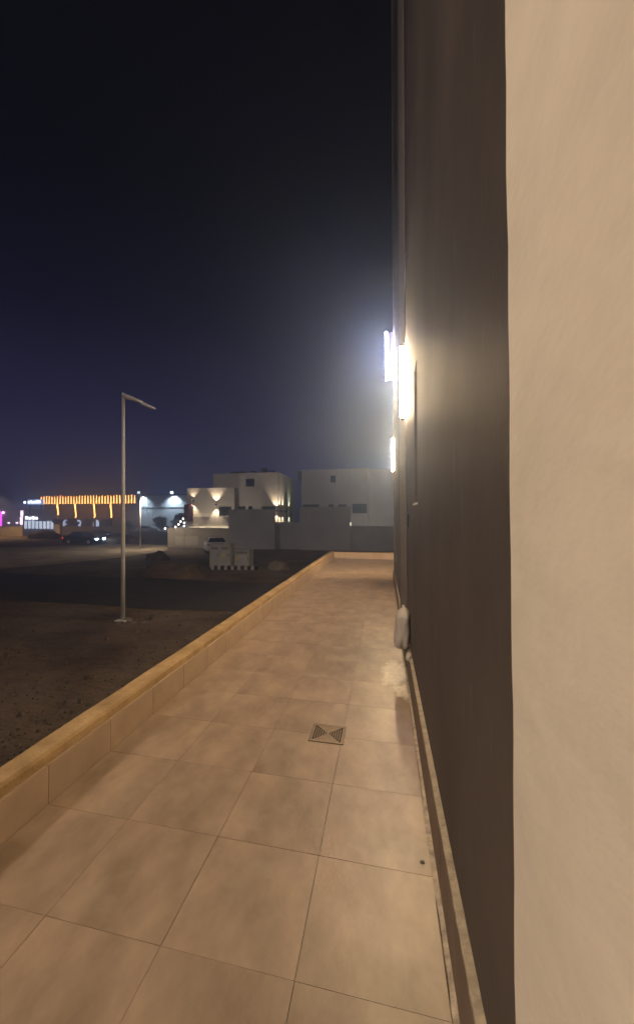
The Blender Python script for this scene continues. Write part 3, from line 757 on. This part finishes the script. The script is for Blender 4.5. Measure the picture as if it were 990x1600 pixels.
for x in (103, 122, 150):          # arched lit doorways
    p = PY(x, 822, FY + .25); hw = 1.0; zt_ = PY(x, 812, FY).z
    poly = [(p.x - hw, GZ), (p.x + hw, GZ)] + [(p.x + hw * math.cos(t * math.pi / 8), zt_ - hw + hw * math.sin(t * math.pi / 8)) for t in range(9)]
    o = MB().prism(poly, 'y', FY + .22, FY + .297).build('lit_doorway', glow('doorway_light', (.55, .68, 1), 1.6), CB); world_child(o, CB)
rl = PY(92, 774, FY)
o = MB().tube([(rl.x, FY + .6, tz), (rl.x, FY + .6, tz + .35)], .14, 10).build('beacon', glow('beacon_red', (1, .06, .03), 8), CB); world_child(o, CB)
# blue-white roof sign
SB = tag(empty('roof_sign', (PY(55, 785, FY - 2).x, FY - 2, GZ)), 'glowing blue-white oblong sign left of the amber fringe', 'sign')
p, q = PY(42, 789, FY - 2), PY(67, 780, FY - 2)
o = MB().box(p.x, q.x, FY - 2, FY - 1.5, p.z, q.z).build('light_box', glow('sign_blue', (.22, .42, 1), 1.3), SB, bevel=.4, seg=4); world_child(o, SB)
for i in range(6):
    x0 = p.x + .5 + i * (q.x - p.x - 1) / 6; hgt = rnd.uniform(.55, .95)
    o = MB().box(x0, x0 + (q.x - p.x - 1) / 6 * .72, FY - 2.08, FY - 2.003, p.z + .45, p.z + .45 + hgt).build('letter_bar', glow('sign_letter', (.85, .93, 1), 7), SB, bevel=.05); world_child(o, SB)
o = MB().tube([(PY(38, 785, FY - 2).x, FY - 2, PY(38, 785, FY - 2).z), (PY(38, 785, FY - 2).x, FY - 1.7, PY(38, 785, FY - 2).z)], .35, 12).build('round_lamp', glow('sign_letter', (.85, .93, 1), 7), SB); world_child(o, SB)
for x_ in (p.x + .8, q.x - .8):
    o = MB().box(x_ - .12, x_ + .12, FY - 1.85, FY - 1.6, GZ - .1, p.z).build('post', M_frame, SB); world_child(o, SB)
# white lit shop row
SR = tag(empty('shop_row', (PY(62, 815, FY - 4).x, FY - 4, GZ)), 'low row of shops with white lit fronts under the blue sign', 'shop')
p, q = PY(37, 821, FY - 4), PY(86, 805, FY - 4)
o = MB().box(p.x, q.x, FY - 4, FY - 2.2, GZ - .1, q.z).build('wall', M_pinkw, SR); world_child(o, SR)
for i in range(8):
    x0 = p.x + .3 + i * (q.x - p.x - .4) / 8; x1 = x0 + (q.x - p.x) / 8 * .72; h = rnd.uniform(.9, 1.5)
    zz = PY(60, 820, FY - 4).z
    f = world_child(MB().box(x0 - .08, x1 + .08, FY - 4.06, FY - 4.001, zz - 1.2, zz + h + .08).build('shop_window', M_frame, SR), SR)
    MB().box(x0, x1, FY - 4.09, FY - 4.061, zz - 1.1, zz + h).build('pane', glow('shop_white', (.72, .83, 1), 1.9), f)
for i in range(4):
    p_ = PY(40 + i * 5.2, 811.5, FY - 4); q_ = PY(43.6 + i * 5.2, 807 + (i % 2), FY - 4)
    o = MB().box(p_.x, q_.x, FY - 4.2, FY - 4.002, p_.z, q_.z).build('sign_panel', glow('sign_letter', (.85, .93, 1), 7), SR, bevel=.05); world_child(o, SR)
# rose building at the left edge
RB = tag(empty('rose_building', (PY(17, 810, 98).x, 98, GZ)), 'rose-lit low building with magenta edge light at far left', 'building')
p, q = PY(-60, 822, 98), PY(36, 797, 98)
o = MB().box(p.x, q.x, 98, 106, GZ - .1, q.z).build('wall', M_pinkw, RB); world_child(o, RB)
o = MB().box(p.x - .1, q.x + .1, 97.9, 106.1, q.z + .001, q.z + .3).build('roof_edge', M_pinkw, RB); world_child(o, RB)
e0, e1 = PY(-1, 822, 97.8), PY(2.2, 799, 97.8)
o = MB().box(e0.x, e1.x, 97.7, 97.998, e0.z, e1.z).build('edge_light', glow('magenta_led', (.85, .05, .9), 4), RB); world_child(o, RB)
o = spot('magenta_wash', None, (e1.x + .6, 97.2, e1.z - .4), (.3, 1, -.3), 120, 140, (.9, .2, 1), .7, .2); o.parent = RB; world_child(o, RB)
m0 = PY(5, 801, 97.6)
o = MB().tube([(m0.x, 97.4, m0.z), (m0.x, 97.8, m0.z)], .28, 12).build('round_lamp', glow('pink_lamp', (1, .6, 1), 9), RB); world_child(o, RB)
for (ya, yb, dx) in ((798, 807, .15), (808, 820, -.05)):
    e0, e1 = PY(31.5, yb, 97.8), PY(35, ya, 97.8)
    o = MB().box(e0.x + dx, e1.x + dx, 97.7, 97.998, e0.z, e1.z).build('edge_light', glow('pink_white_led', (1, .72, .82), 5), RB, bevel=.05); world_child(o, RB)
for x in (13, 26):
    e0 = PY(x, 817, 97.8)
    o = MB().box(e0.x - .3, e0.x + .3, 97.8, 97.998, e0.z - .2, e0.z + .2).build('wall_light', glow('pink_white_led', (1, .72, .82), 5), RB); world_child(o, RB)
# floodlit warehouse
WH = tag(empty('warehouse', (PY(250, 800, FY - 5).x, FY - 5, GZ)), 'pale floodlit warehouse right of the amber-edged building', 'warehouse')
p, q = PY(218.5, 822, FY - 5), PY(310, 770, FY - 5); hz = PY(250, 774, FY - 5).z
o = MB().box(p.x, q.x, FY - 5, FY + 20, GZ - .1, hz).build('wall', M_ware, WH); world_child(o, WH)
o = MB().box(p.x - .1, q.x, FY - 5.15, FY + 20, hz + .001, hz + .25).build('eaves', M_frame, WH); world_child(o, WH)
bz2 = PY(250, 793.5, FY - 5).z
o = MB().box(p.x, q.x, FY - 5.08, FY - 5.001, bz2 - .1, bz2 + .1).build('band', M_frame, WH); world_child(o, WH)
for i in range(1, 9):
    xx = p.x + (q.x - p.x) * i / 9
    o = MB().box(xx - .05, xx + .05, FY - 5.05, FY - 5.001, GZ, bz2 - .11).build('seam', M_ware, WH); world_child(o, WH)
for x_, dim in ((217.5, .5), (269, 1)):
    k = PY(x_, 769.5, FY - 6)
    o = MB().box(k.x - .45, k.x + .45, FY - 6.2, FY - 5.9, k.z - .3, k.z + .3).build('floodlight', M_frame, WH, bevel=.04); world_child(o, WH)
    MB().box(k.x - .36, k.x + .36, FY - 6.26, FY - 6.201, k.z - .26, k.z + .26).build('lens', glow('flood_white%d' % dim, (.75, .92, 1), 14 if dim == 1 else 3), o)
    o = MB().tube([(k.x, FY - 6.05, k.z - .29), (k.x, FY - 5.0, hz - .4)], .05, 6).build('bracket', M_frame, WH); world_child(o, WH)
    o = spot('flood_beam', None, (k.x, FY - 6.3, k.z - .35), (0, .32, -1), 7500, 120, (.72, .90, 1), .8, .3); o.parent = WH; world_child(o, WH)

# ------------------------------------------------------------------ far trees and shrubs
def tree(x, ytop, ybase, wpx, Y, seed, label, name='tree'):
    q = random.Random(seed); p = PY(x, ybase, Y); top = PY(x, ytop, Y).z
    k = (p - EYE).dot(Vector((-math.sin(YAW), math.cos(YAW), 0))) / F
    H = top - GZ; rw = wpx * k / 2
    r = tag(empty(name, (p.x, Y, GZ)), label, 'tree', 'trees before the far buildings')
    t = MB().tube([(0, 0, -.05), (.05, 0, H * .3), (0, .05, H * .6)], [.13, .10, .06], 8)
    for j in range(5):
        a = q.uniform(0, 6.28); t.tube([(.03, 0, H * (.3 + .05 * j)), (math.cos(a) * rw * .5, math.sin(a) * rw * .5, H * (.55 + .06 * j))], [.05, .02], 5)
    t.build('trunk', M_bark, r)
    c = MB(); cl = [(q.uniform(-.75, .75) * rw, q.uniform(-.75, .75) * rw, H * q.uniform(.22, .86)) for _ in range(22)]
    for _ in range(1500):
        cx, cyy, cz = q.choice(cl); s_ = q.uniform(.10, .24); rr = rw * .42
        d = Vector((q.gauss(0, 1), q.gauss(0, 1), q.gauss(0, .8))).normalized() * rr * q.random() ** .4
        o_ = Vector((cx, cyy, cz)) + d
        u = Vector((q.gauss(0, 1), q.gauss(0, 1), q.gauss(0, 1))).normalized(); v = u.orthogonal().normalized()
        c.add([o_ - u * s_, o_ + v * s_ * .5, o_ + u * s_, o_ - v * s_ * .5], [(0, 1, 2, 3)])
    me = bpy.data.meshes.new('crown'); me.from_pydata(c.v, [], c.f); me.materials.append(M_leaf)
    put('crown', me, r)
    return r
tree(252, 806, 822, 20, 84, 1, 'round dark tree before the floodlit warehouse, left one')
tree(279, 800, 822, 18, 80, 2, 'taller dark tree before the warehouse beside the villa corner')
tree(90, 810, 822, 12, 90, 3, 'dark shrub under the leftmost amber light strip')
tree(113, 808, 822, 16, 91, 4, 'dark shrub between the first two amber light strips')
tree(137, 810, 823, 16, 90, 5, 'dark shrub between the second and third amber light strips')
tree(166, 810, 823, 20, 90, 6, 'wide dark shrub below the rightmost amber light strip')
tree(200, 812, 824, 18, 91, 7, 'dark shrub just right of the near lamp pole')

# ------------------------------------------------------------------ haze: volume added to imitate lens glare round the lamps
HZ = MB().box(-431, 431, -61, 521, GZ - 1.3, 18.2)
hm = bpy.data.materials.new('glare_haze'); hm.use_nodes = True
t = hm.node_tree; t.nodes.clear()
ou = t.nodes.new('ShaderNodeOutputMaterial'); pv = t.nodes.new('ShaderNodeVolumePrincipled')
pv.inputs['Color'].default_value = (.46, .62, 1, 1); pv.inputs['Density'].default_value = .0096
pv.inputs['Anisotropy'].default_value = .84
t.links.new(pv.outputs[0], ou.inputs['Volume'])
hz_o = tag(HZ.build('haze', hm), 'faint added haze imitating lens glare round the lamps', 'haze', kind='stuff')
